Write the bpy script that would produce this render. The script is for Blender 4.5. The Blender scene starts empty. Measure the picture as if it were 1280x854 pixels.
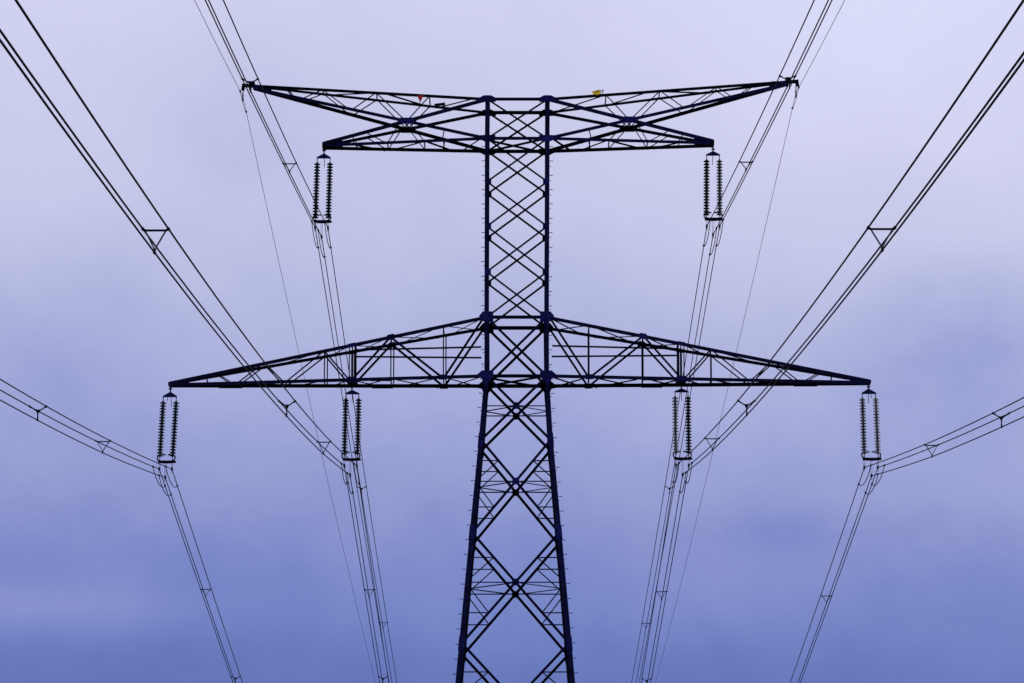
import bpy, bmesh, math, random
from mathutils import Vector as V, Matrix
random.seed(7)
scene = bpy.context.scene
col = scene.collection

# ------------------------------------------------------------------ camera: a long lens, about 200 m from the pylon, tilted up
F_PX, PITCH, EYE, DIST = 5900.0, 0.1825, 1.6, 197.0
cd = bpy.data.cameras.new('camera')
cam = bpy.data.objects.new('camera', cd)
col.objects.link(cam)
cam.location = (0, 0, EYE)
cam.rotation_euler = (math.pi / 2 + PITCH, 0, 0)
cd.sensor_width = 36
cd.lens = F_PX / 1280 * 36
cd.clip_start = 0.5
cd.clip_end = 60000
scene.camera = cam
CP, SP = math.cos(PITCH), math.sin(PITCH)

def at(px, py, Y):
    """survey: the point of the vertical plane at distance Y measured at this place of the photograph"""
    u, v = (px - 640) / F_PX, (427 - py) / F_PX
    d = V((u, CP - v * SP, SP + v * CP)) * (Y / (CP - v * SP))
    return V((d.x, Y, d.z + EYE))

# ------------------------------------------------------------------ materials
def new_mat(name):
    m = bpy.data.materials.new(name)
    m.use_nodes = True
    return m, m.node_tree.nodes, m.node_tree.links, m.node_tree.nodes['Principled BSDF']

def metal(name, c1, c2, rough=0.6, metallic=0.0, scale=1.5, spec=0.25, bump=0.15, vary=0.25):
    m, n, l, b = new_mat(name)
    tc = n.new('ShaderNodeTexCoord')
    nz = n.new('ShaderNodeTexNoise'); nz.inputs['Scale'].default_value = scale; nz.inputs['Detail'].default_value = 6
    cr = n.new('ShaderNodeValToRGB')
    cr.color_ramp.elements[0].position = 0.35; cr.color_ramp.elements[0].color = (*c1, 1)
    cr.color_ramp.elements[1].position = 0.7; cr.color_ramp.elements[1].color = (*c2, 1)
    l.new(tc.outputs['Object'], nz.inputs['Vector']); l.new(nz.outputs['Fac'], cr.inputs['Fac'])
    oi = n.new('ShaderNodeObjectInfo')
    mr = n.new('ShaderNodeMapRange'); mr.inputs['To Min'].default_value = 1 - vary; mr.inputs['To Max'].default_value = 1 + vary
    l.new(oi.outputs['Random'], mr.inputs['Value'])
    sc_ = n.new('ShaderNodeVectorMath'); sc_.operation = 'SCALE'
    l.new(cr.outputs['Color'], sc_.inputs[0]); l.new(mr.outputs['Result'], sc_.inputs['Scale']); l.new(sc_.outputs['Vector'], b.inputs['Base Color'])
    nz2 = n.new('ShaderNodeTexNoise'); nz2.inputs['Scale'].default_value = scale * 14
    bp = n.new('ShaderNodeBump'); bp.inputs['Strength'].default_value = bump; bp.inputs['Distance'].default_value = 0.01
    l.new(tc.outputs['Object'], nz2.inputs['Vector']); l.new(nz2.outputs['Fac'], bp.inputs['Height']); l.new(bp.outputs['Normal'], b.inputs['Normal'])
    b.inputs['Roughness'].default_value = rough
    b.inputs['Metallic'].default_value = metallic
    b.inputs['Specular IOR Level'].default_value = spec
    return m

M = {}
M['steel'] = metal('navy_lit_steel', (0.002, 0.002, 0.019), (0.007, 0.0075, 0.056), spec=0.05, scale=2.2, vary=.4)  # front steel, its sky-lit navy put into the colour
M['plate'] = metal('navy_lit_plate', (0.005, 0.005, 0.050), (0.012, 0.012, 0.105), spec=0.05, scale=3, vary=.4)  # front joint plates, the same lit navy in the colour, brighter
M['brace'] = metal('navy_lit_brace', (0.0015, 0.0015, 0.010), (0.0045, 0.0045, 0.034), spec=0.03, vary=.6)  # front braces, a deeper version of the lit navy
M['dark'] = metal('shaded_dark_steel', (0.0012, 0.0012, 0.006), (0.003, 0.003, 0.011), spec=0.02)  # same steel for rear and inner members, their shade put into the colour
M['fitting'] = metal('dark_galvanised_fitting', (0.003, 0.003, 0.008), (0.008, 0.008, 0.020), rough=0.7, spec=0.03, scale=5)
M['pale_fitting'] = metal('grey_galvanised_fitting', (0.10, 0.10, 0.16), (0.22, 0.22, 0.30), rough=0.5, scale=5, spec=0.3)
M['spacer'] = metal('aluminium_spacer', (0.035, 0.035, 0.05), (0.10, 0.10, 0.14), rough=0.45, scale=6, spec=0.3)
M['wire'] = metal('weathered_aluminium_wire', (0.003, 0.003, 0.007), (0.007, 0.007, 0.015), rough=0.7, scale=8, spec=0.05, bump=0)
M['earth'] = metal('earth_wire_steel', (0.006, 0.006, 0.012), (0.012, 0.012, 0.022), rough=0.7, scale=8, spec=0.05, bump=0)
M['red'] = metal('red_enamel', (0.42, 0.006, 0.006), (0.55, 0.010, 0.008), rough=0.4, scale=3)
M['yellow'] = metal('yellow_enamel', (1.0, 0.58, 0.03), (1.0, 0.68, 0.06), rough=0.4, scale=3)
M['black_paint'] = metal('black_paint', (0.01, 0.008, 0.005), (0.02, 0.016, 0.01), rough=0.5)
M['concrete'] = metal('footing_concrete', (0.25, 0.24, 0.22), (0.38, 0.37, 0.34), rough=0.9, scale=4)

def glass(name, c1, c2, trans, rough):
    m = metal(name, c1, c2, rough=rough, scale=9, spec=0.2, bump=0)
    b = m.node_tree.nodes['Principled BSDF']
    b.inputs['Transmission Weight'].default_value = trans
    b.inputs['IOR'].default_value = 1.45
    return m
M['glass_dark'] = glass('dark_green_glass', (0.003, 0.016, 0.016), (0.008, 0.034, 0.032), 0.06, 0.4)
M['glass_pale'] = glass('clear_pale_glass', (0.44, 0.47, 0.50), (0.58, 0.61, 0.63), 0.8, 0.4)
M['glass_mid'] = glass('mid_clear_glass', (0.20, 0.22, 0.25), (0.33, 0.35, 0.38), 0.7, 0.4)  # tone between the dark and the pale glass

m, n, l, b = new_mat('meadow_ground')
tc = n.new('ShaderNodeTexCoord'); nz = n.new('ShaderNodeTexNoise'); nz.inputs['Scale'].default_value = 0.12; nz.inputs['Detail'].default_value = 10
cr = n.new('ShaderNodeValToRGB')
cr.color_ramp.elements[0].position = .3; cr.color_ramp.elements[0].color = (.02, .035, .012, 1)
cr.color_ramp.elements[1].position = .7; cr.color_ramp.elements[1].color = (.06, .075, .025, 1)
l.new(tc.outputs['Object'], nz.inputs['Vector']); l.new(nz.outputs['Fac'], cr.inputs['Fac']); l.new(cr.outputs['Color'], b.inputs['Base Color'])
b.inputs['Roughness'].default_value = 1
M['ground'] = m

# ------------------------------------------------------------------ mesh helpers
class MB:
    def __init__(s):
        s.v, s.f = [], []
    def prism(s, rings):
        """rings of equal length joined by quads, ends capped"""
        k = len(rings[0]); o = len(s.v)
        for r in rings: s.v += [tuple(p) for p in r]
        for i in range(len(rings) - 1):
            for j in range(k):
                a = o + i * k + j; b2 = o + i * k + (j + 1) % k
                s.f.append((a, b2, b2 + k, a + k))
        s.f.append(tuple(o + j for j in range(k))[::-1])
        s.f.append(tuple(o + (len(rings) - 1) * k + j for j in range(k)))
        return s
    def angle(s, p, q, w, nrm, off=0.0, t=None, flip=1):
        """rolled L-angle from p to q, one leg flat in the face with outward normal nrm, the other pointing inward"""
        p, q = V(p), V(q); d = (q - p).normalized()
        nn = V(nrm) - d * d.dot(V(nrm)); nn.normalize()
        a = d.cross(nn) * flip
        t = t or max(0.008, w * 0.12)
        prof = [(-w / 2, 0), (w / 2, 0), (w / 2, -t), (-w / 2 + t, -t), (-w / 2 + t, -w * .8), (-w / 2, -w * .8)]
        if flip < 0: prof = prof[::-1]
        s.prism([[c + a * x + nn * (y + off) for x, y in prof] for c in (p, q)])
        return s
    def bar(s, p, q, w, h=None, nrm=(0, -1, 0)):
        p, q = V(p), V(q); d = (q - p).normalized(); h = h or w
        nn = V(nrm) - d * d.dot(V(nrm))
        if nn.length < 1e-4: nn = V((1, 0, 0)) - d * d.x
        nn.normalize(); a = d.cross(nn)
        c = [(-w / 2, -h / 2), (w / 2, -h / 2), (w / 2, h / 2), (-w / 2, h / 2)]
        s.prism([[o + a * x + nn * y for x, y in c] for o in (p, q)])
        return s
    def tube(s, pts, r, k=6):
        pts = [V(p) for p in pts]; rings = []
        prev = None
        for i, p in enumerate(pts):
            d = (pts[min(i + 1, len(pts) - 1)] - pts[max(i - 1, 0)]).normalized()
            if prev is None:
                u = V((0, 0, 1)) if abs(d.z) < .9 else V((1, 0, 0))
            else: u = prev
            u = (u - d * d.dot(u)).normalized(); prev = u
            w = d.cross(u)
            rr = r[i] if isinstance(r, (list, tuple)) else r
            rings.append([p + (u * math.cos(2 * math.pi * j / k) + w * math.sin(2 * math.pi * j / k)) * rr for j in range(k)])
        s.prism(rings); return s
    def poly(s, pts, nrm, t):
        """flat plate: polygon pts thickened by t around nrm"""
        nn = V(nrm).normalized()
        s.prism([[V(p) + nn * t / 2 for p in pts], [V(p) - nn * t / 2 for p in pts]]); return s
    def lathe(s, prof, k=14, c=(0, 0, 0)):
        c = V(c)
        s.prism([[c + V((r * math.cos(2 * math.pi * j / k), r * math.sin(2 * math.pi * j / k), z)) for j in range(k)] for r, z in prof]); return s
    def build(s, name, mat, parent=None, smooth=False, bevel=0):
        me = bpy.data.meshes.new(name)
        me.from_pydata(s.v, [], s.f)
        bm = bmesh.new(); bm.from_mesh(me)
        bmesh.ops.recalc_face_normals(bm, faces=bm.faces)
        bm.to_mesh(me); bm.free()
        me.materials.append(mat)
        if smooth:
            for p in me.polygons: p.use_smooth = True
        o = bpy.data.objects.new(name, me); col.objects.link(o)
        if parent is not None:
            o.parent = parent
            o.matrix_parent_inverse = world_of(parent).inverted()
        return o

WORLD = {}
def world_of(o):
    return WORLD.get(o.name, Matrix.Identity(4))
def empty(name, loc):
    o = bpy.data.objects.new(name, None); o.location = loc; o.empty_display_size = .3
    col.objects.link(o); WORLD[o.name] = Matrix.Translation(V(loc)); return o
def tag(o, label=None, cat=None, group=None, kind=None):
    for k, val in (('label', label), ('category', cat), ('group', group), ('kind', kind)):
        if val: o[k] = val
    return o

# ------------------------------------------------------------------ ground
g = MB(); R = 20000
g.v = [(-R, -R, 0), (R, -R, 0), (R, R, 0), (-R, R, 0)]; g.f = [(0, 1, 2, 3)]
tag(g.build('ground', M['ground']), kind='structure')

# ------------------------------------------------------------------ the pylon's shaft
class Level: pass
def level(py, xl, xr):
    L = Level(); h = 1.3
    for _ in range(5):
        a, b2 = at(xl, py, DIST - h), at(xr, py, DIST - h); h = (b2.x - a.x) / 2
    L.h, L.xl, L.xr, L.z = h, a.x, b2.x, a.z
    L.py = py
    return L
def corner(L, sx, sy): return V((L.xr if sx > 0 else L.xl, DIST + sy * L.h, L.z))

LV = [level(*a) for a in (
    (124, 609.3, 684.5), (173, 608.8, 684.3), (227, 608.7, 684.1), (282.8, 608.5, 683.9), (339.8, 608.3, 683.6), (396.5, 608.2, 683.4),
    (470, 608.2, 683.6), (549.8, 601.3, 688.3), (665.8, 590.2, 698.8), (804, 577.2, 711.2), (963, 562.3, 725.0), (1150, 544.8, 741.0), (1350, 526.3, 758.3))]
base = Level(); top_, low_ = LV[-2], LV[-1]
tt = (low_.z - 0.25) / (top_.z - low_.z)
base.z = 0.25; base.xl = low_.xl + (low_.xl - top_.xl) * tt; base.xr = low_.xr + (low_.xr - top_.xr) * tt; base.h = (base.xr - base.xl) / 2; base.py = 1560
LV.append(base)
NWAIST, NARM = 5, 6
pylon = tag(empty('lattice_pylon', (0.2, DIST, 0)), 'tall dark navy steel lattice pylon with two crossarms carrying the power line', 'pylon')

FACES = {'front': ((-1, -1), (1, -1), V((0, -1, 0))), 'rear': ((1, 1), (-1, 1), V((0, 1, 0))),
         'left': ((-1, 1), (-1, -1), V((-1, 0, 0))), 'right': ((1, -1), (1, 1), V((1, 0, 0)))}
def fmat(face): return M['brace'] if face in ('front',) else M['dark']  # lit tone on the front face, shaded tone on the others

def lerp(a, b2, t): return a + (b2 - a) * t
# legs: L-angle columns with the heel at the outer corner
LEG_W = [.185] * 6 + [.185, .195, .21, .22, .24, .28, .28, .30]
LEG = {}
for sx in (-1, 1):
    for sy in (-1, 1):
        rings = []
        for L, w in zip(LV, LEG_W):
            t = .026; c = corner(L, sx, sy) + V((sx * w / 2, sy * w * .1, 0))
            pr = [(0, 0), (-w, 0), (-w, -t), (-t, -t), (-t, -w), (0, -w)]
            rings.append([c + V((sx * x, sy * y, 0)) for x, y in pr])
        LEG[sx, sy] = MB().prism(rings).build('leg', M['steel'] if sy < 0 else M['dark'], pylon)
        foot = corner(base, sx, sy)
        MB().lathe([(.62, -.25), (.62, -.02), (.5, .03), (.35, .035)], 20, foot).build('footing', M['concrete'], pylon)

def leg_at(sx, sy, z):
    for i in range(len(LV) - 1):
        if LV[i].z >= z >= LV[i + 1].z:
            t = (LV[i].z - z) / (LV[i].z - LV[i + 1].z)
            return lerp(corner(LV[i], sx, sy), corner(LV[i + 1], sx, sy), t)
    return corner(LV[0] if z > LV[0].z else LV[-1], sx, sy)

# splice covers on the legs and the climbing steps
for i in (7, 8, 9):
    for sx in (-1, 1):
        for sy in (-1, 1):
            z = LV[i].z; mb = MB(); w = LEG_W[i] * 1.22
            rings = []
            for dz in (.30, -.30):
                c = leg_at(sx, sy, z + dz) + V((sx * w / 2, sy * (w * .1 + .012), 0)); t = .035
                rings.append([c + V((sx * x, sy * y, 0)) for x, y in [(0, 0), (-w, 0), (-w, -t), (-t, -t), (-t, -w), (0, -w)]])
            mb.prism(rings).build('splice_plate', M['plate'] if sy < 0 else M['dark'], LEG[sx, sy])
for sx in (-1, 1):
    z = LV[1].z - .35; side = 0; small = MB()
    zlow = LV[9].z - 2.2
    k = 0
    while z > zlow:
        w = .185 if z > LV[6].z else .24
        p = leg_at(sx, -1, z)
        if k % 2 == 0:
            q = p + V((sx * w / 2, .05, 0))
            mb = MB().tube([q, q + V((sx * .115, 0, 0))], .015, 6).tube([q + V((sx * .115, 0, 0)), q + V((sx * .135, 0, 0))], .024, 6)
            mb.build('step_bolt', M['steel'], LEG[sx, -1])
        else:
            pr = leg_at(sx, 1, z)
            q = pr + V((sx * w / 2, -.05, 0))
            small.tube([q, q + V((sx * .075, 0, 0))], .012, 6).tube([q + V((sx * .075, 0, 0)), q + V((sx * .09, 0, 0))], .02, 6)
        z -= .315 * random.uniform(.97, 1.03); k += 1
    tag(small.build('step_bolt', M['dark'], LEG[sx, 1]), kind='stuff')

def plate(pts, nrm, t, mat, parent, off=.0):
    return MB().poly([V(p) + V(nrm) * off for p in pts], nrm, t).build('gusset_plate', mat, parent)
def rect_plate(c, u, w, h, nrm, mat, parent, off=.02, cut=.25, up=None):
    """octagon-cornered plate centred at c, w along u, h along the other in-plane axis"""
    u = V(u).normalized(); nn = V(nrm).normalized(); v = up or nn.cross(u); v = V(v).normalized()
    a, b2 = w / 2, h / 2; cu = min(a, b2) * cut
    pts = [c + u * x + v * y for x, y in [(-a, -b2 + cu), (-a + cu, -b2), (a - cu, -b2), (a, -b2 + cu), (a, b2 - cu), (a - cu, b2), (-a + cu, b2), (-a, b2 - cu)]]
    return plate(pts, nn, .014, mat, parent, off)

ZUP = V((0, 0, 1))
body = {}
def member(name, p, q, w, nrm, mat, parent, off=0.0, flip=1):
    return MB().angle(p, q, w * .92, nrm, off, flip=flip).build(name, mat, parent)

# shaft above the lower crossarm and down: crossed braces on all four faces
for i in range(len(LV) - 1):
    A, B = LV[i], LV[i + 1]
    lower = i >= 6
    w = .115 if i == 5 else (.085 if i < 5 else .12)
    for face, (ca, cb, nn) in FACES.items():
        a0, b0, a1, b1 = corner(A, *ca), corner(B, *ca), corner(A, *cb), corner(B, *cb)
        mt = fmat(face)
        member('brace', a0, b1, w, nn, mt, pylon, -.02)
        member('brace', a1, b0, w, nn, mt, pylon, -.02 - w * .14, -1)
        t = (a1 - a0).length / ((a1 - a0).length + (b1 - b0).length)
        ctr = lerp(a0, b1, t)
        u = (a1 - a0).normalized()
        if i in (0, 1, 5, 6):                                   # horizontal ties where the crossarms meet the shaft
            member('tie_beam', a0, a1, .15 if i in (0, 1) else .16, nn, mt, pylon, .004)
        if lower:
            pm = M['plate'] if face == 'front' else M['dark']
            rect_plate(ctr, u, .29, .29, nn, pm, pylon, .01, .1)
            la, lb = lerp(a0, b0, t), lerp(a1, b1, t)
            sw = .052
            member('secondary_brace', la, lb, sw, nn, mt, pylon, -.07)
            if face in ('front', 'rear'):                       # the flat diamond between the faces at this height
                for sx in (-1, 1):
                    cs = ca if ca[0] == sx else cb
                    sd = lerp(corner(A, sx, 0), corner(B, sx, 0), t)
                    sd.x += 0
                    member('secondary_brace', sd, ctr, .055, ZUP, M['dark'] if face == 'rear' else M['steel'], pylon)
            if i >= 7:
                for (s0, s1, o1) in ((a0, b0, b1), (a1, b1, b0)):
                    lc = lerp(s0, s1, t)
                    du, dl = lerp(s0, ctr, .5), lerp(s1, ctr, .5)
                    lu, ll = lerp(s0, s1, t * .5), lerp(s0, s1, t + (1 - t) * .5)
                    for p, q in ((lu, du), (ll, dl), (lerp(s0, s1, t * .96), du), (lerp(s0, s1, t + (1 - t) * .04), dl)):
                        member('secondary_brace', p, q, sw, nn, mt, pylon, -.055)
for i in range(2, 5):                                           # small square plates along the upper shaft
    for face in ('front', 'rear'):
        nn = FACES[face][2]
        for sx in (-1, 1):
            c = corner(LV[i], sx, nn.y)
            rect_plate(c + V((-sx * .05, 0, 0)), (1, 0, 0), .27, .26, nn, M['plate'] if face == 'front' else M['dark'], pylon, .035, .12)
# plan bracing: crossed members lying flat in the shaft
for i in (1, 6):
    L = LV[i]
    for s in (1, -1):
        member('plan_brace', corner(L, -1, -s) + V((0, 0, -.04 * s)), corner(L, 1, s) + V((0, 0, -.04 * s)), .10, ZUP, M['dark'], pylon)
for face in ('front', 'rear'):                                  # the big plates at the four arm joints
    sy = FACES[face][2].y; nn = FACES[face][2]; pm = M['plate'] if sy < 0 else M['dark']
    for sx in (-1, 1):
        for i, shape in ((0, [(.42, -.13), (.42, .02), (.15, .16), (-.15, .16), (-.36, .05), (-.36, -.13)]),
                         (1, [(.40, .0), (.40, .12), (.1, .14), (-.36, .14), (-.36, -.08), (-.2, -.15), (.1, -.15)]),
                         (5, [(.31, .06), (.16, .24), (-.28, .24), (-.29, -.22), (.10, -.22), (.31, -.02)]),
                         (6, [(.44, .02), (.20, .23), (-.29, .23), (-.29, -.04), (-.02, -.34), (.12, -.34), (.22, -.10), (.44, -.06)])):
            c = corner(LV[i], sx, sy)
            plate([c + V((sx * x, 0, z)) for x, z in shape], nn, .02, pm, pylon, .04)

# ------------------------------------------------------------------ crossarms
class Chord:
    """a straight chord of an arm on one face: from the shaft to the tip, addressed by the column measured in the survey"""
    def __init__(s, p, q, px0, px1): s.p, s.q, s.px0, s.px1 = p, q, px0, px1
    def __call__(s, px): return lerp(s.p, s.q, (px - s.px0) / (s.px1 - s.px0))

def arm_tip(px, py, hf, Lref, sy):
    p = at(px, py, DIST); p.y += sy * Lref.h * hf; return p

def lower_arm(sx, tip, xs, attach):
    px0 = 608.2 if sx < 0 else 683.5
    top, bot = {}, {}
    for sy in (-1, 1):
        top[sy] = Chord(corner(LV[5], sx, sy), arm_tip(tip[0], tip[1] - .7, .10, LV[5], sy), px0, tip[0])
        bot[sy] = Chord(corner(LV[6], sx, sy), arm_tip(tip[0], tip[1] + 1.6, .10, LV[6], sy), px0, tip[0])
    mb = MB()
    arm = None
    for sy in (-1, 1):
        nn = V((0, sy, 0))
        for c, w in ((top[sy], .135), (bot[sy], .145)):
            mb.angle(c.p, c.q, w, nn, 0, t=.02, flip=sx * sy if c is top[sy] else -sx * sy)
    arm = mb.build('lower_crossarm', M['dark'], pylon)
    # sky light on the front chords is put in as a second, bluer material
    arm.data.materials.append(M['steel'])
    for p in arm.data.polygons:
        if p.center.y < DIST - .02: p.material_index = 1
    v1, t1, hg, v2, t2, t3, t4 = xs['v1'], xs['t1'], xs['hang'], xs['v2'], xs['t2'], xs['t3'], xs['t4']
    for sy in (-1, 1):
        nn = V((0, sy, 0)); T, B = top[sy], bot[sy]; mt = M['brace'] if sy < 0 else M['dark']; pm = M['plate'] if sy < 0 else M['dark']
        web = [(T(px0 + sx * 4), B(v1 - sx * 1), .10), (B(v1 + sx * 1.5), T(t1), .10), (T(t1 + sx * 1), B(hg), .095), (B(hg + sx * 3), T(v2), .07),
               (T(v2 + sx * 1), B(xs['b2']), .06), (B(xs['b2'] + sx * 3), T(t2 - sx * 2), .06), (T(t2 + sx * 2), B(xs['b3']), .055),
               (B(xs['b3'] + sx * 6), T(t3), .05), (T(t3 + sx * 14), B(t4 - sx * 20), .05), (B(t4), T(t4 + sx * 20), .045)]
        for k, (p, q, w) in enumerate(web):
            member('brace', p, q, w, nn, mt, arm, -.025 - .012 * (k % 2))
        for x in (v1, t1, v2):
            e = 2.3 if (sx < 0 and sy > 0) or (x == v2 and sy > 0) else 0
            member('post', T(x + e), B(x + e), .055, nn, M['dark'], arm, -.06)
        for dx, hw in (((-3.2, .05), (4.6, .10)) if sy < 0 else ((-1.0, .10), (1.6, .05))):
            member('hanger_post', T(hg + dx * -sx), B(hg + dx * -sx), hw, nn, M['dark'], arm, -.05)
        rect_plate(T(t1), T.q - T.p, .36, .24, nn, pm, arm, .02, .5)
        rect_plate(B(v1), (1, 0, 0), .36, .22, nn, pm, arm, .02, .4)
        rect_plate(B(hg) + V((0, 0, .05 if sy > 0 else 0)), (1, 0, 0), .42, .25 if sy < 0 else .20, nn, pm, arm, .025, .1)
        rect_plate(T(hg), T.q - T.p, .34, .17, nn, pm, arm, .02, .3)
        # joint covers under the bottom chord
        for x, ln in ((lerp(px0, v1, 1.04), .25), (lerp(px0, t1, 1.1), .9), (lerp(px0, xs['b3'], 1.03), 1.0)):
            c = B(x); mb = MB().bar(c + V((-ln / 2, 0, -.075)), c + V((ln / 2, 0, -.075)), .03, .13, (0, -1, 0)); mb.build('splice_plate', mt, arm)
        # safety rail inside the deep part of the arm
        zr = at(hg, 437.5 if sx < 0 else 436, DIST - top[-1].p.y + DIST if False else DIST - .7).z
        y = lambda x: DIST + sy * lerp(LV[5].h, LV[5].h * .1, (x - px0) / (tip[0] - px0))
        xa, xb = at(hg - sx * 4, 436, DIST).x, at(px0 + sx * 6.5, 436, DIST).x
        MB().bar((xa, y(hg), zr - .02), (xb, y(px0), zr + .02), .07, .05).build('safety_rail', M['dark'], arm)
    # ties and plan bracing between the two faces
    for C, nodes in ((top, (v1, t1, hg, v2, t2)), (bot, (v1, t1, hg, v2, xs['b2'], xs['b3']))):
        for x in nodes:
            member('cross_tie', C[-1](x), C[1](x), .055, ZUP, M['dark'], arm)
        seq = (px0,) + nodes
        for k in range(len(nodes)):
            a, b2 = seq[k], seq[k + 1]; e = (b2 - a) * .12
            w = .05 if C is top else .065
            member('plan_brace', C[-1](a + e), C[1](b2 - e), w, ZUP, M['dark'], arm, -.02)
            if k < 3: member('plan_brace', C[1](a + e), C[-1](b2 - e), w, ZUP, M['dark'], arm, -.05)
    # the closed box at the tip
    tp = at(*tip, DIST)
    fx = lambda x: at(x, 480, DIST).x
    pts = [tp + V((-sx * .8, 0, .13)), tp + V((sx * .07, 0, .07)), tp + V((sx * .07, 0, -.07)), tp + V((sx * .02, 0, -.13)), tp + V((-sx * .08, 0, -.13)), tp + V((-sx * .16, 0, -.08)), tp + V((-sx * .8, 0, -.09))]
    for sy in (-1, 1):
        plate([p + V((0, sy * .15, 0)) for p in pts], (0, sy, 0), .02, M['steel'] if sy < 0 else M['dark'], arm, 0)
    MB().bar(tp + V((0, -.14, -.01)), tp + V((0, .14, -.01)), .12, .12, (0, 0, 1)).build('end_block', M['dark'], arm)
    # plates spanning from face to face above the inner hanger
    ch = lerp(bot[-1](hg), bot[1](hg), .5)
    MB().bar(bot[-1](hg) + V((0, .03, -.03)), bot[1](hg) + V((0, -.03, -.03)), .30, .05, (0, 0, 1)).build('hanger_beam', M['dark'], arm)
    return arm, ch

def upper_arm(sx, etip, ltip, nx, ts, bs, zz):
    px0 = 609 if sx < 0 else 684.4
    c1, c2, c3, c4 = {}, {}, {}, {}
    for sy in (-1, 1):
        c1[sy] = Chord(corner(LV[0], sx, sy), arm_tip(etip[0], etip[1] - .8, .05, LV[0], sy), px0, etip[0])
        c2[sy] = Chord(corner(LV[1], sx, sy), arm_tip(etip[0], etip[1] + 2.2, .05, LV[1], sy), px0, etip[0])
        c3[sy] = Chord(corner(LV[0], sx, sy), arm_tip(ltip[0], ltip[1] - 1.5, .22, LV[0], sy), px0, ltip[0])
        c4[sy] = Chord(corner(LV[1], sx, sy), arm_tip(ltip[0], ltip[1] + 1.2, .22, LV[1], sy), px0, ltip[0])
    mb = MB()
    for sy in (-1, 1):
        nn = V((0, sy, 0))
        for c, w, off in ((c1[sy], .11, 0), (c2[sy], .14, -.02), (c3[sy], .14, .025), (c4[sy], .13, 0)):
            mb.angle(c.p, c.q, w, nn, off, t=.02, flip=sx * sy if c in (c1[sy], c3[sy]) else -sx * sy)
    arm = mb.build('upper_crossarm', M['dark'], pylon)
    arm.data.materials.append(M['steel'])  # lit navy for the front chords below the top one
    for p in arm.data.polygons:
        if p.center.y < DIST - .02 and p.center.z < LV[0].z - .3: p.material_index = 1
    for sy in (-1, 1):
        nn = V((0, sy, 0)); mt = M['steel'] if sy < 0 else M['dark']; pm = M['plate'] if sy < 0 else M['dark']
        N = lerp(c2[sy](nx), c3[sy](nx), .5)
        web = [(c1[sy](ts[0]), N + V((-sx * .1, 0, .1)), .05), (N + V((sx * .12, 0, .1)), c1[sy](ts[1]), .05), (c1[sy](ts[1] + sx), c2[sy](zz[0]), .05),
               (c2[sy](zz[0] + sx * 5), c1[sy](ts[2]), .045), (c1[sy](ts[2] + sx), c2[sy](zz[1]), .045), (c2[sy](zz[1] + sx * 9), c1[sy](ts[2] + sx * 46), .045),
               (N + V((sx * .3, 0, -.1)), c4[sy](bs[1]), .045), (N + V((-sx * .15, 0, -.1)), c4[sy](bs[0]), .045),
               (c4[sy](bs[1] + sx * 2), c3[sy](bs[1] + sx * 28), .045), (c3[sy](bs[1] + sx * 45), c4[sy](bs[1] + sx * 38), .045),
               (c4[sy](bs[0] - sx * 22), c2[sy](bs[0] - sx * 25), .05)]
        for k, (p, q, w) in enumerate(web):
            member('brace', p, q, w, nn, M['dark'], arm, -.025 - .012 * (k % 2))
        rect_plate(N, (1, 0, 0), .72, .27, nn, pm, arm, .05, .75)
        u = (c3[sy].q - c3[sy].p)
        # tip plates
        tq = c3[sy].q
        pts = [tq + V((sx * .02, 0, .06)), tq + V((sx * .02, 0, -.16)), tq + V((-sx * .45, 0, -.13)), tq + V((-sx * .8, 0, .0)), tq + V((-sx * .8, 0, .15))]
        plate([p + V((0, 0, 0)) for p in pts], nn, .02, mt, arm, .03)
        te = lerp(c1[sy].q, c2[sy].q, .5)
        pts = [te + V((sx * .02, 0, .06)), te + V((sx * .02, 0, -.10)), te + V((-sx * .6, 0, -.20)), te + V((-sx * .9, 0, -.02)), te + V((-sx * .6, 0, .07))]
        plate(pts, nn, .02, mt, arm, .03)
    if sx > 0:
        for sy in (-1, 1):
            member('brace', c2[sy](bs[0] - sx * 36) , c2[sy](bs[0] - sx * 1) + V((0, 0, .02)), .05, (0, sy, 0), M['dark'], arm, -.05)
    # ties and plan bracing, top and bottom
    for x in ts: member('cross_tie', c1[-1](x), c1[1](x), .06, ZUP, M['dark'], arm)
    for x in bs + (bs[0] - sx * 24,): member('cross_tie', c4[-1](x), c4[1](x), .06, ZUP, M['dark'], arm)
    m = lambda x: x if sx < 0 else 1292.5 - x
    for f, r in ((590, 545) if sx < 0 else (540, 604), (486, 537), (462, 404)):
        member('plan_brace', c1[-1](m(f)), c1[1](m(r)), .075, ZUP, M['dark'], arm, -.02)
    for f, r in ((600, 576), (535, 570), (528, 487), (445, 482)):
        member('plan_brace', c4[-1](m(f)), c4[1](m(r)), .08, ZUP, M['dark'], arm, -.02)
    # ties between the front and rear joint plates
    for dx in (-.22, 0, .22):
        p, q = lerp(c2[-1](nx), c3[-1](nx), .5), lerp(c2[1](nx), c3[1](nx), .5)
        MB().bar(p + V((dx, 0, 0)), q + V((-dx, 0, 0)), .035, .03, (0, 0, 1)).build('cross_tie', M['dark'], arm)
    for p, q in ((c3[-1].q, c3[1].q), (c4[-1].q, c4[1].q)):
        MB().bar(p, q, .14, .12, (0, 0, 1)).build('end_block', M['dark'], arm)
    lt = lerp(c3[-1].q, c4[1].q, .5)
    MB().bar(lt + V((-sx * .05, -.34, -.04)), lt + V((-sx * .05, .34, -.04)), .16, .14, (0, 0, 1)).build('end_block', M['dark'], arm)
    # earth-wire bracket beyond the tip
    e = at(etip[0], etip[1], DIST)
    mb = MB()
    mb.bar(e + V((-sx * .1, 0, .02)), e + V((sx * .5, 0, .06)), .13, .16)
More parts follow.
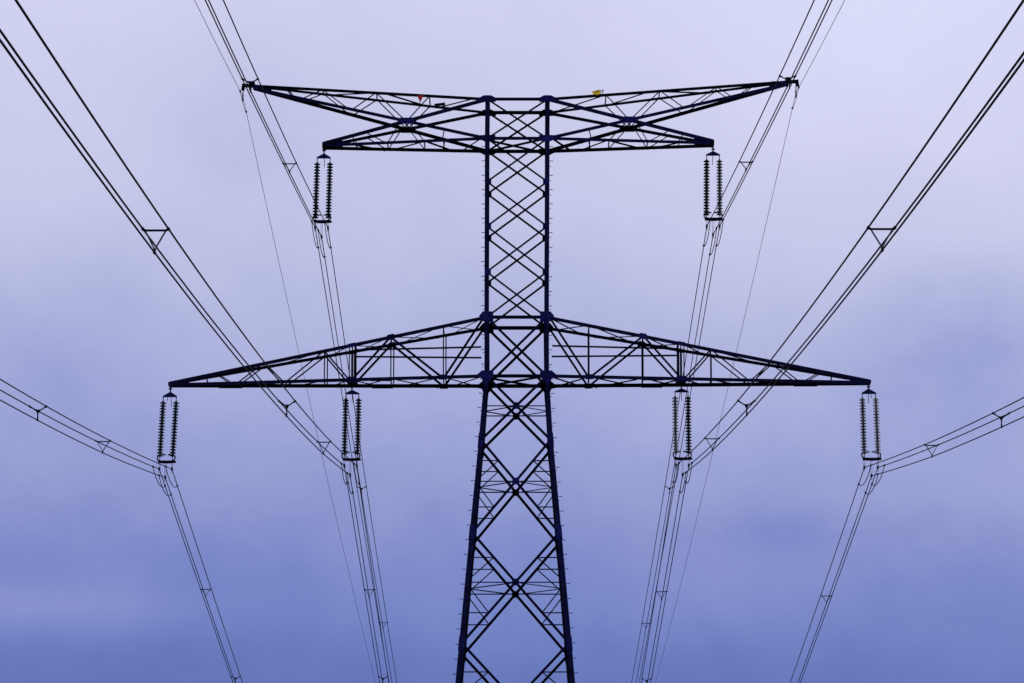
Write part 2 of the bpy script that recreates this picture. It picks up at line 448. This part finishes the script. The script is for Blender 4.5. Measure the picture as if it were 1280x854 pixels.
    mb.bar(e + V((-sx * .05, 0, .16)), e + V((sx * .16, 0, .16)), .13, .2)
    mb.bar(e + V((sx * .42, 0, .12)), e + V((sx * .46, 0, -.16)), .11, .14, (1, 0, 0))
    mb.bar(e + V((sx * .12, 0, 0)), e + V((sx * .12, 0, -.28)), .04, .06, (1, 0, 0))
    mb.build('earth_wire_bracket', M['dark'], arm)
    return arm, c1

XL = dict(v1=554.5, t1=489, hang=440.3, v2=406, b2=358, t2=330, b3=297, t3=272, t4=240)
XR = dict(v1=736, t1=803.4, hang=851.3, v2=887.8, b2=935, t2=966, b3=998, t3=1026, t4=1058)
armLL, chLL = lower_arm(-1, (212.5, 480.3), XL, None)
armLR, chLR = lower_arm(1, (1086.5, 477.5), XR, None)
armUL, c1L = upper_arm(-1, (317, 108.5), (405, 182.5), 508.5, (537, 471, 404), (531, 485), (441, 378))
armUR, c1R = upper_arm(1, (983.5, 103.5), (890.5, 179.5), 786.5, (757, 824, 895), (761, 809), (854, 914))

# marker plates on the upper chords
p = at(525.4, 121.2, DIST - LV[0].h * .78)
mk = MB().poly([p + V((-.135, 0, .06)), p + V((.135, 0, .06)), p + V((.02, 0, -.205)), p + V((-.02, 0, -.205))], (0, -1, 0), .02)
o = mk.build('marker_plate', M['red']); tag(o, 'small red triangular marker plate hanging point-down under the left upper chord', 'marker')
MB().bar(p + V((0, .0, -.19)), p + V((-.03, 0, -.36)), .03, .03).build('clip', M['dark'], o)
MB().bar(p + V((0, .02, .05)), p + V((0, .02, .13)), .06, .03).build('clip', M['dark'], o)
p = at(745.5, 116.3, DIST - LV[0].h * .8)
U = V((.98, 0, .20)).normalized(); W2 = V((-.2, 0, .98)).normalized()
mk = MB().poly([p - U * .15 - W2 * .02, p - U * .10 - W2 * .10, p + U * .17 - W2 * .08, p + U * .19 + W2 * .11, p + U * .13 + W2 * .12, p - U * .17 + W2 * .10], (0, -1, 0), .02)
o = mk.build('marker_plate', M['yellow']); tag(o, 'small bent yellow marker plate clipped on top of the right upper chord', 'marker')
MB().poly([p + U * a + W2 * c + V((0, -.014, 0)) for a, c in ((-.05, .05), (.0, .03), (.10, .06), (.11, .08), (.0, .07))], (0, -1, 0), .006).build('dark_mark', M['black_paint'], o)
MB().tube([p + U * .17 + W2 * .0, p + U * .24 + W2 * .06, p + U * .34 + W2 * .08, p + U * .30 + W2 * .02, p + U * .24 + W2 * -.04, p + U * .22 + W2 * -.16], .018, 6).build('clip', M['fitting'], o)
p = at(549.5, 131.2, DIST + LV[0].h * .8)
MB().bar(p + V((-.22, -.03, -.02)), p + V((.24, -.03, .04)), .12, .03).build('splice_plate', M['dark'], armUL)

# ------------------------------------------------------------------ insulator sets
def disc_mesh():
    mb = MB().lathe([(.028, .006), (.060, .000), (.105, -.020), (.132, -.042), (.139, -.060), (.133, -.066), (.118, -.056), (.106, -.068), (.094, -.056),
                     (.078, -.068), (.064, -.050), (.028, -.046)], 18)
    return mb.build('glass_disc', M['glass_dark'], None, smooth=True)
DISC0 = disc_mesh(); disc_data = {}
for k in ('glass_dark', 'glass_pale', 'glass_mid'):
    me = DISC0.data.copy(); me.materials.clear(); me.materials.append(M[k]); disc_data[k] = me
bpy.data.objects.remove(DISC0)

NDISC = 19
def insulator_set(label, hang, ytop, strings, clamps, kinds, horns, ringy):
    """hang: where the set hangs from the arm; strings: ((x top, y top, x bottom, y bottom) ...); all measured in the arm's middle plane"""
    root = tag(empty('insulator_set', at(hang[0], hang[1], DIST)), label, 'insulator', 'twin insulator strings under the crossarms')
    Rinv = lambda: root
    hp = at(hang[0], hang[1], DIST); yp = at(hang[0], ytop, DIST)
    mb = MB().tube([hp + V((0, 0, .06)), yp], .03, 8)
    mb.tube([lerp(hp, yp, .35) + V((0, 0, .02)), lerp(hp, yp, .35) - V((0, 0, .02))], .08, 8)
    mb.build('hanger_link', M['fitting'], root)
    tl, tr = at(strings[0][0], strings[0][1], DIST), at(strings[1][0], strings[1][1], DIST)
    yl, yr = tl + V((-.0, 0, .20)), tr + V((.0, 0, .20))
    top = yp + V((0, 0, -.02))
    mb = MB()
    for dy in (-.03, .03):
        d = V((0, dy, 0))
        mb.poly([yl + d + V((-.03, 0, -.03)), yr + d + V((.03, 0, -.03)), yr + d + V((.03, 0, .015)), top + d + V((.04, 0, .02)), top + d + V((-.04, 0, .02)), yl + d + V((-.03, 0, .015))], (0, 1, 0), .012)
    mb.build('yoke_plate', M['plate'], root)
    # arcing horns pointing down between the strings
    for dx, ln in horns:
        q = (yl + yr) / 2 + V((dx, -.05, -.05))
        MB().tube([q, q + V((dx * .2, -.03, -ln))], .013, 6).build('arcing_horn', M['fitting'], root)
    bots = []
    for (xt, yt, xb, yb), kind in zip(strings, kinds):
        a, b2 = at(xt, yt, DIST), at(xb, yb, DIST)
        step = (b2 - a) / NDISC; ax = (b2 - a).normalized()
        mb = MB().tube([a + V((0, 0, .20)), a], .018, 8)
        ln = step.length
        for k in range(NDISC):
            c = a + step * (k + .12)
            mb.tube([c - ax * .012, c + ax * .004, c + ax * .03, c + ax * (ln * .62)], [.040, .056, .062, .056], 10)
            mb.tube([c + ax * (ln * .6), c + ax * (ln * .92)], .036, 8)
        mb.tube([b2 - ax * .04, b2 + ax * .15], .018, 8)
        st = mb.build('insulator_string', M['fitting'], root, smooth=False)
        rot = (-ax).to_track_quat('Z', 'Y').to_matrix().to_4x4()
        inv = world_of(root).inverted()
        for k in range(NDISC):
            d = bpy.data.objects.new('glass_disc', disc_data[kind]); col.objects.link(d)
            d.parent = st; d.matrix_parent_inverse = world_of(root).inverted() @ Matrix.Identity(4)
            d.matrix_parent_inverse = Matrix.Identity(4)
            d.matrix_basis = Matrix.Translation(a + step * (k + .30)) @ rot
        bots.append(b2)
    bl, br = bots
    zb = at(hang[0], clamps['bar'], DIST).z
    mid = (bl + br) / 2
    x0, x1 = bl.x - .07, br.x + .13
    mb = MB()
    mb.poly([V((x0, DIST, zb + .045)), V((x1, DIST, zb + .045)), V((x1 + .03, DIST, zb)), V((x1, DIST, zb - .045)), V(((x0 + x1) / 2 + .06, DIST, zb - .07)), V(((x0 + x1) / 2 - .12, DIST, zb - .07)), V((x0, DIST, zb - .045))], (0, 1, 0), .05)
    mb.build('lower_yoke', M['fitting'], root)
    # racket-shaped arcing ring, open at the back
    pts = []
    rx, ry = (br.x - bl.x) / 2 + .10, .32
    for k in range(0, 41):
        t = math.radians(91.5 + k * 357 / 40)
        s = 1.0
        c, sn = math.cos(t), math.sin(t)
        c = math.copysign(abs(c) ** .55, c); sn = math.copysign(abs(sn) ** .55, sn)
        pts.append(V((mid.x - .0 + c * rx, DIST + sn * ry, zb + .17 + (sn * .19))))
    MB().tube(pts, .030, 8).build('arcing_ring', M['fitting'], root, smooth=True)
    mb = MB()
    for sg in (-1, 1):
        mb.tube([V((mid.x + sg * rx * .9, DIST, zb)), V((mid.x + sg * rx * .97, DIST - .15, zb + .12))], .014, 6)
    mb.build('ring_bracket', M['fitting'], root)
    # clamps: two straight below the strings, one lower between them
    pos = []
    for nm in ('l', 'r', 'b'):
        c = at(*clamps[nm], DIST)
        hx = c.x
        mbp = MB()
        for dx in (-.028, .028):
            mbp.bar(V((hx + dx, DIST, zb - .03)), c + V((dx, 0, .05)), .014, .03)
        mbp.bar(c + V((-.03, 0, .06)), c + V((.03, 0, .06)), .03, .05)
        lk = mbp.build('suspension_link', M['pale_fitting'] if nm == 'b' else M['fitting'], root)
        mbp = MB().tube([c + V((0, -.22, -.035)), c + V((0, -.1, .005)), c, c + V((0, .1, .005)), c + V((0, .22, -.035))], [.028, .044, .052, .044, .028], 8)
        mbp.bar(c + V((0, 0, .08)), c + V((0, 0, -.06)), .07, .10)
        mbp.build('suspension_clamp', M['fitting'], root)
        MB().bar(c + V((-.03, 0, -.06)), c + V((-.03, 0, -.15)), .016, .016).bar(c + V((.03, 0, -.06)), c + V((.03, 0, -.15)), .016, .016).bar(c + V((-.035, 0, -.15)), c + V((.035, 0, -.15)), .016, .016).build('stirrup', M['pale_fitting'], root)
        pos.append(c)
    return pos

DG, PG, MG = 'glass_dark', 'glass_pale', 'glass_mid'
SETS = {
 'LU': ('twin dark green glass insulator strings hanging from the lower left tip of the upper crossarm', (405, 186), 192.5, ((396.6, 203, 394.3, 273), (412.6, 203, 410.4, 273)),
        dict(bar=277.3, l=(394, 285), r=(410, 285), b=(402, 296)), (DG, DG), ((.03, .38),)),
 'RU': ('twin insulator strings, left dark and right pale, under the right tip of the upper crossarm', (891.3, 185), 189.5, ((883.3, 199.5, 883, 269.5), (899.3, 199.5, 899.7, 269.5)),
        dict(bar=274.3, l=(883.5, 283), r=(899.5, 283), b=(891.3, 293.5)), (DG, MG), ((-.02, .40),)),
 'LI': ('twin dark green insulator strings hanging midway along the left half of the lower crossarm', (440, 482), 488, ((432.4, 498, 430.5, 568.5), (448.4, 498, 446.8, 568.5)),
        dict(bar=574.5, l=(430.5, 582.5), r=(446, 582.5), b=(437.7, 594)), (DG, DG), ((.0, .34),)),
 'RI': ('twin insulator strings, left pale and right dark, midway along the right half of lower crossarm', (851.8, 481), 486, ((843.9, 495.5, 844.6, 567), (860, 495.5, 861, 567)),
        dict(bar=573.5, l=(845, 582), r=(861, 582), b=(853.3, 593.5)), (PG, DG), ((.0, .36),)),
 'LO': ('twin dark green glass insulator strings hanging from the far left tip of the lower crossarm', (213, 484), 490.5, ((204.1, 501.5, 199.8, 571), (220.3, 501.5, 215.8, 571)),
        dict(bar=577.5, l=(199.2, 586.5), r=(215, 586.5), b=(206.6, 597)), (DG, DG), ((.06, .42), (-.09, .16))),
 'RO': ('twin pale clear glass insulator strings hanging from the far right tip of the lower crossarm', (1085.7, 482), 486.5, ((1077.9, 497.5, 1080.3, 567.5), (1094.6, 497.5, 1097.5, 567.5)),
        dict(bar=574, l=(1080.4, 584.5), r=(1097.3, 584.5), b=(1089.3, 595)), (MG, PG), ((-.03, .42), (.08, .17))),
}
CL = {}
for k, (lab, hang, yt, st, cl, kinds, horns) in SETS.items():
    CL[k] = insulator_set(lab, hang, yt, st, cl, kinds, horns, None)

# ------------------------------------------------------------------ conductors: three wires per phase, sagging away on both sides of the pylon
SAG = {('LO', -1): (.1268, 1.26e-4), ('RO', -1): (.1316, 1.31e-4), ('LI', -1): (.1291, 1.28e-4), ('RI', -1): (.1272, 1.26e-4), ('LU', -1): (.1280, 8.87e-5), ('RU', -1): (.1262, 9e-5),
       ('LO', 1): (.0603, 6e-5), ('RO', 1): (.0588, 6e-5), ('LI', 1): (.0631, 6e-5), ('RI', 1): (.0577, 6e-5), ('LU', 1): (.0536, 6e-5), ('RU', 1): (.0470, 6e-5),
       ('E', -1): (.126, 1.4e-4), ('E', 1): (.027, 6e-5)}
# how the bundle closes up sideways and opens in height between the clamps and the first spacer
FORM = {'LI': (.94, 1.17), 'RI': (.96, 1.14), 'LU': (.90, .90), 'RU': (.90, .90), 'LO': (.98, 1.2), 'RO': (.90, 1.22)}
LEN = {-1: 330.0, 1: 430.0}
WHERE = {'LO': 'at the far left tip of the lower crossarm', 'LI': 'midway along the left lower crossarm', 'LU': 'under the left upper crossarm',
         'RO': 'at the far right tip of the lower crossarm', 'RI': 'midway along the right lower crossarm', 'RU': 'under the right upper crossarm'}
def wire_pt(c, key, sgn, d):
    a, b2 = SAG[key, sgn]
    if key != 'E':
        fx, fz = FORM[key] if sgn < 0 else (.95, 1.02)
        t = min(d / 28, 1); mid = (CL[key][0] + CL[key][1]) / 2
        c = V((mid.x + (c.x - mid.x) * (1 + (fx - 1) * t), c.y, mid.z + (c.z - mid.z) * (1 + (fz - 1) * t)))
    return V((c.x, c.y + sgn * d, c.z - a * d + b2 * d * d))
def wire(c, key, r, mat):
    pts = []
    ds = [0, .25, 1, 2, 4, 7] + [10 + 6 * k for k in range(80)]
    for d in reversed([d for d in ds if d <= LEN[-1]]): pts.append(wire_pt(c, key, -1, d))
    for d in [d for d in ds if 0 < d <= LEN[1]]: pts.append(wire_pt(c, key, 1, d))
    return MB().tube(pts, r, 7).build('conductor_wire' if r > .015 else 'earth_wire', mat, None, smooth=True)
def loop(parent, c, key, dn, df, sag, r, mat):
    p, q = wire_pt(c, key, -1, dn), wire_pt(c, key, 1, df); pts = []
    for k in range(21):
        t = k / 20; s = 4 * t * (1 - t)
        pts.append(lerp(p, q, t) + V((0, 0, -sag * (s ** .8))))
    MB().tube(pts, r, 6).build('damper_loop', mat, parent, smooth=True)
    for e in (p, q):
        MB().tube([e + V((0, -.09, .02)), e + V((0, -.05, 0)), e + V((0, .05, 0)), e + V((0, .09, -.02))], [.02, .045, .045, .02], 8).build('loop_clamp', M['fitting'], parent)
for key, cs in CL.items():
    for c, nm in zip(cs, ('upper left', 'upper right', 'lowest')):
        o = wire(c, key, .0195, M['wire'])
        tag(o, '%s wire of the three-wire bundle %s' % (nm, WHERE[key]), 'power line', 'conductor wires of the power line')
        loop(o, c, key, 3.5, 3.3 if nm != 'lowest' else 3.4, .33, .0175, M['wire'])
for lab, (px, py), sx in (('thin earth wire clamped to the upper left tip of the pylon', (303.6, 120.5), -1), ('thin earth wire clamped to the upper right tip of the pylon', (994.9, 116), 1)):
    c = at(px, py, DIST)
    o = wire(c, 'E', .0115, M['earth']); tag(o, lab, 'earth wire', 'earth wires at the top of the line')
    loop(o, c, 'E', 2.0, 2.6, .12, .0105, M['earth'])
    mb = MB().bar(c + V((-.02, 0, .30)), c + V((-.02, 0, .0)), .02, .03).bar(c + V((.02, 0, .30)), c + V((.02, 0, .0)), .02, .03)
    mb.tube([c + V((0, -.14, -.02)), c + V((0, 0, .02)), c + V((0, .14, -.02))], [.02, .045, .02], 8)
    mb.bar(c + V((0, 0, .06)), c + V((0, 0, -.14)), .06, .07)
    mb.bar(c + V((0, 0, -.14)), c + V((0, 0, -.25)), .045, .02)
    mb.build('earth_wire_clamp', M['fitting'], o)

# ------------------------------------------------------------------ bundle spacers
def clampring(p, mat, parent, name='wire_clamp', inward=V((0, 0, 0))):
    q = p + inward * .07
    mb = MB().tube([p + V((0, -.05, 0)), p + V((0, .05, 0))], .033, 8)
    mb.tube([p + inward * .02, q], .026, 6)
    mb.build(name, mat, parent)
def spacer(key, sgn, d, kind, label):
    ps = [wire_pt(c, key, sgn, d) for c in CL[key]]
    ctr = (ps[0] + ps[1] + ps[2]) / 3
    root = tag(empty('triangular_spacer' if kind == 'T' else 'three_arm_spacer', ctr), label, 'spacer', 'spacers clamped on the wire bundles')
    if kind == 'T':
        ins = [p + (ctr - p).normalized() * .055 for p in ps]
        for k, (i, j) in enumerate(((0, 1), (1, 2), (2, 0))):
            MB().bar(ins[i], ins[j], .034 if k == 0 else .026, .05).build('frame_bar', M['fitting'] if k == 0 else M['spacer'], root)
        for p in ps: clampring(p, M['fitting'], root, inward=(ctr - p).normalized())
    else:
        hub = ctr + V((0, 0, -.02))
        MB().poly([hub + V((-.085, 0, .06)), hub + V((.085, 0, .06)), hub + V((0, 0, -.09))], (0, 1, 0), .07).build('hub', M['fitting'], root)
        for p in ps:
            MB().tube([hub, lerp(hub, p, .6), p + (hub - p).normalized() * .03], [.024, .019, .03], 6).build('arm', M['fitting'], root)
            clampring(p, M['fitting'], root, inward=(hub - p).normalized())

B = {'LO': 'left outer lower bundle', 'LI': 'left inner lower bundle', 'LU': 'left upper bundle', 'RO': 'right outer lower bundle', 'RI': 'right inner lower bundle', 'RU': 'right upper bundle'}
for key, sgn, d, kind, text in (
    ('LI', -1, 108.6, 'T', 'triangular spacer nearest the viewer, large at left above the lower crossarm'),
    ('RI', -1, 107.0, 'T', 'triangular spacer nearest the viewer, large at right above the lower crossarm'),
    ('LI', -1, 56.0, 'Y', 'three-armed spacer on the left inner bundle just below the lower crossarm'),
    ('RI', -1, 54.2, 'Y', 'three-armed spacer on the right inner bundle just below the lower crossarm'),
    ('LI', -1, 28.1, 'T', 'triangular spacer just above left of the left inner insulator clamps'),
    ('RI', -1, 29.4, 'T', 'triangular spacer just above right of the right inner insulator clamps'),
    ('LO', -1, 53.4, 'Y', 'three-armed spacer near the left edge on the left outer bundle'),
    ('LO', -1, 30.3, 'T', 'triangular spacer left of the far left insulator strings'),
    ('RO', -1, 52.7, 'Y', 'three-armed spacer near the right edge on the right outer bundle'),
    ('RO', -1, 28.6, 'T', 'triangular spacer right of the far right insulator strings'),
    ('LU', -1, 28.7, 'T', 'triangular spacer up and left of the upper left insulator strings'),
    ('LU', -1, 54.6, 'Y', 'three-armed spacer in front of the upper left earth wire bracket'),
    ('RU', -1, 28.1, 'T', 'triangular spacer up and right of the upper right insulator strings'),
    ('RU', -1, 54.0, 'Y', 'three-armed spacer in front of the upper right earth wire bracket'),
    ('LO', 1, 26.9, 'T', 'distant triangular spacer far below the far left insulator strings'),
    ('LO', 1, 51.8, 'Y', 'distant three-armed spacer on the left outer bundle at the bottom edge'),
    ('RO', 1, 29.2, 'T', 'distant triangular spacer far below the far right insulator strings'),
    ('LI', 1, 27.3, 'T', 'distant triangular spacer on the left inner bundle below its insulator strings'),
    ('LI', 1, 51.8, 'Y', 'distant three-armed spacer on the left inner bundle at the bottom edge'),
    ('RI', 1, 28.7, 'T', 'distant triangular spacer on the right inner bundle below its insulator strings'),
    ('RI', 1, 54.3, 'Y', 'distant three-armed spacer on the right inner bundle at the bottom edge'),
    ('LU', 1, 54.8, 'Y', 'distant three-armed spacer just below the left inner insulator clamps'),
    ('LU', 1, 98.7, 'T', 'farthest triangular spacer low on the left upper bundle, thin and small'),
    ('RU', 1, 57.0, 'Y', 'distant three-armed spacer just below the right inner insulator clamps'),
    ('RU', 1, 103.5, 'T', 'farthest triangular spacer low on the right upper bundle, thin and small')):
    spacer(key, sgn, d, kind, text)

# ------------------------------------------------------------------ sky and light: heavy overcast, brighter high up to the right
SUN_EL, SUN_AZ = math.radians(42), math.radians(35)
w = bpy.data.worlds.new('World'); scene.world = w; w.use_nodes = True
n, l = w.node_tree.nodes, w.node_tree.links; n.clear()
out = n.new('ShaderNodeOutputWorld')
sky = n.new('ShaderNodeTexSky'); sky.sky_type = 'NISHITA'; sky.sun_disc = False; sky.sun_elevation = SUN_EL; sky.sun_rotation = SUN_AZ
bg1 = n.new('ShaderNodeBackground'); bg1.inputs['Strength'].default_value = .08; l.new(sky.outputs[0], bg1.inputs['Color'])
tc = n.new('ShaderNodeTexCoord')
sep = n.new('ShaderNodeSeparateXYZ'); l.new(tc.outputs['Generated'], sep.inputs[0])
def math_(op, a, b2=None, c=None):
    m = n.new('ShaderNodeMath'); m.operation = op
    for i, x in enumerate((a, b2, c)):
        if x is None: continue
        if isinstance(x, (int, float)): m.inputs[i].default_value = x
        else: l.new(x, m.inputs[i])
    return m.outputs[0]
def noise(scale, detail, loc, stretch=(1, 1, 1), rough=.5):
    mp = n.new('ShaderNodeMapping'); mp.inputs['Location'].default_value = loc; mp.inputs['Scale'].default_value = stretch; mp.inputs['Rotation'].default_value = (.3, .5, .2)
    l.new(tc.outputs['Generated'], mp.inputs['Vector'])
    t = n.new('ShaderNodeTexNoise'); t.inputs['Scale'].default_value = scale; t.inputs['Detail'].default_value = detail; t.inputs['Roughness'].default_value = rough
    l.new(mp.outputs[0], t.inputs['Vector']); return math_('SUBTRACT', t.outputs['Fac'], .5)
n1 = noise(11, 3, (.3, .1, .7), (1, 1, .9))
n2 = noise(28, 5, (1.3, .4, .2), (1, 1, 1.05), .55)
n3 = noise(85, 6, (2.3, .9, .1), (1, 1, 1.15), .62)
h = math_('ADD', sep.outputs[2], math_('MULTIPLY', n1, .026))
h = math_('ADD', h, math_('MULTIPLY', n2, .028))
h = math_('ADD', h, math_('MULTIPLY', n3, .012))
# single cloud banks: heading and height (radians from the line's axis and from the horizon), half widths, lighter or darker
for az, el, ra, re, amp in ((.097, .183, .024, .017, -.022), (.108, .213, .020, .016, .016), (.085, .244, .050, .034, .026), (.055, .222, .028, .018, .010),
                            (-.095, .181, .036, .015, -.007), (-.103, .224, .026, .022, .012), (-.060, .233, .022, .016, -.020), (-.022, .225, .025, .012, -.008),
                            (-.100, .126, .034, .006, .019), (-.076, .112, .020, .006, -.006), (.061, .142, .021, .0045, -.010), (.044, .127, .022, .008, .006), (.020, .118, .03, .008, -.004),
                            (-.052, .131, .022, .008, -.006), (.105, .150, .02, .012, .006), (-.105, .150, .02, .012, .004), (.03, .165, .03, .01, .003)):
    vm = n.new('ShaderNodeVectorMath'); vm.operation = 'SUBTRACT'; l.new(tc.outputs['Generated'], vm.inputs[0]); vm.inputs[1].default_value = (math.sin(az) * math.cos(el), math.cos(az) * math.cos(el), math.sin(el))
    vs = n.new('ShaderNodeVectorMath'); vs.operation = 'MULTIPLY'; l.new(vm.outputs[0], vs.inputs[0]); vs.inputs[1].default_value = (1 / ra, .6 / ra, 1 / re)
    vl = n.new('ShaderNodeVectorMath'); vl.operation = 'DOT_PRODUCT'; l.new(vs.outputs[0], vl.inputs[0]); l.new(vs.outputs[0], vl.inputs[1])
    warped = math_('ADD', vl.outputs['Value'], math_('MULTIPLY', n2, 1.6))
    h = math_('ADD', h, math_('MULTIPLY', math_('POWER', 2.71828, math_('MULTIPLY', warped, -1.0)), amp))
fac = math_('MULTIPLY', h, 2.0)
ramp = n.new('ShaderNodeValToRGB'); l.new(fac, ramp.inputs['Fac'])
def lin(c): return tuple(((x / 255 / 12.92) if x <= 10 else ((x / 255 + .055) / 1.055) ** 2.4) for x in c)
stops = [(0.0, (112, 122, 178)), (.19, (86, 104, 176)), (.22, (95, 112, 185)), (.238, (103, 121, 192)), (.258, (115, 130, 198)), (.278, (127, 138, 203)), (.298, (143, 151, 208)), (.319, (156, 162, 215)), (.339, (166, 171, 219)), (.379, (184, 188, 227)), (.405, (193, 195, 231)), (.4247, (199, 201, 234)), (.471, (205, 206, 237)), (.504, (210, 211, 242)), (.56, (221, 223, 252)), (.64, (230, 232, 253)), (1.0, (214, 216, 240))]
cr = ramp.color_ramp
cr.interpolation = 'B_SPLINE'
while len(cr.elements) < len(stops): cr.elements.new(.5)
for e, (pos, c) in zip(cr.elements, stops): e.position = pos; e.color = (*lin(c), 1)
bg2 = n.new('ShaderNodeBackground'); bg2.inputs['Strength'].default_value = 1.0; l.new(ramp.outputs[0], bg2.inputs['Color'])
mix = n.new('ShaderNodeMixShader'); mix.inputs[0].default_value = .94
l.new(bg1.outputs[0], mix.inputs[1]); l.new(bg2.outputs[0], mix.inputs[2]); l.new(mix.outputs[0], out.inputs['Surface'])
sd = bpy.data.lights.new('sun', 'SUN'); sd.energy = .8; sd.angle = math.radians(14); sd.color = (1, .96, .9)
so = bpy.data.objects.new('sun', sd); col.objects.link(so)
dirv = V((math.sin(SUN_AZ) * math.cos(SUN_EL), math.cos(SUN_AZ) * math.cos(SUN_EL), math.sin(SUN_EL)))
so.rotation_euler = dirv.to_track_quat('Z', 'Y').to_euler()
so.location = (60, 100, 120)

scene.view_settings.view_transform = 'Standard'
scene.view_settings.look = 'None'
scene.view_settings.exposure = 0
scene.render.filter_size = 0.95
scene.cycles.max_bounces = 8
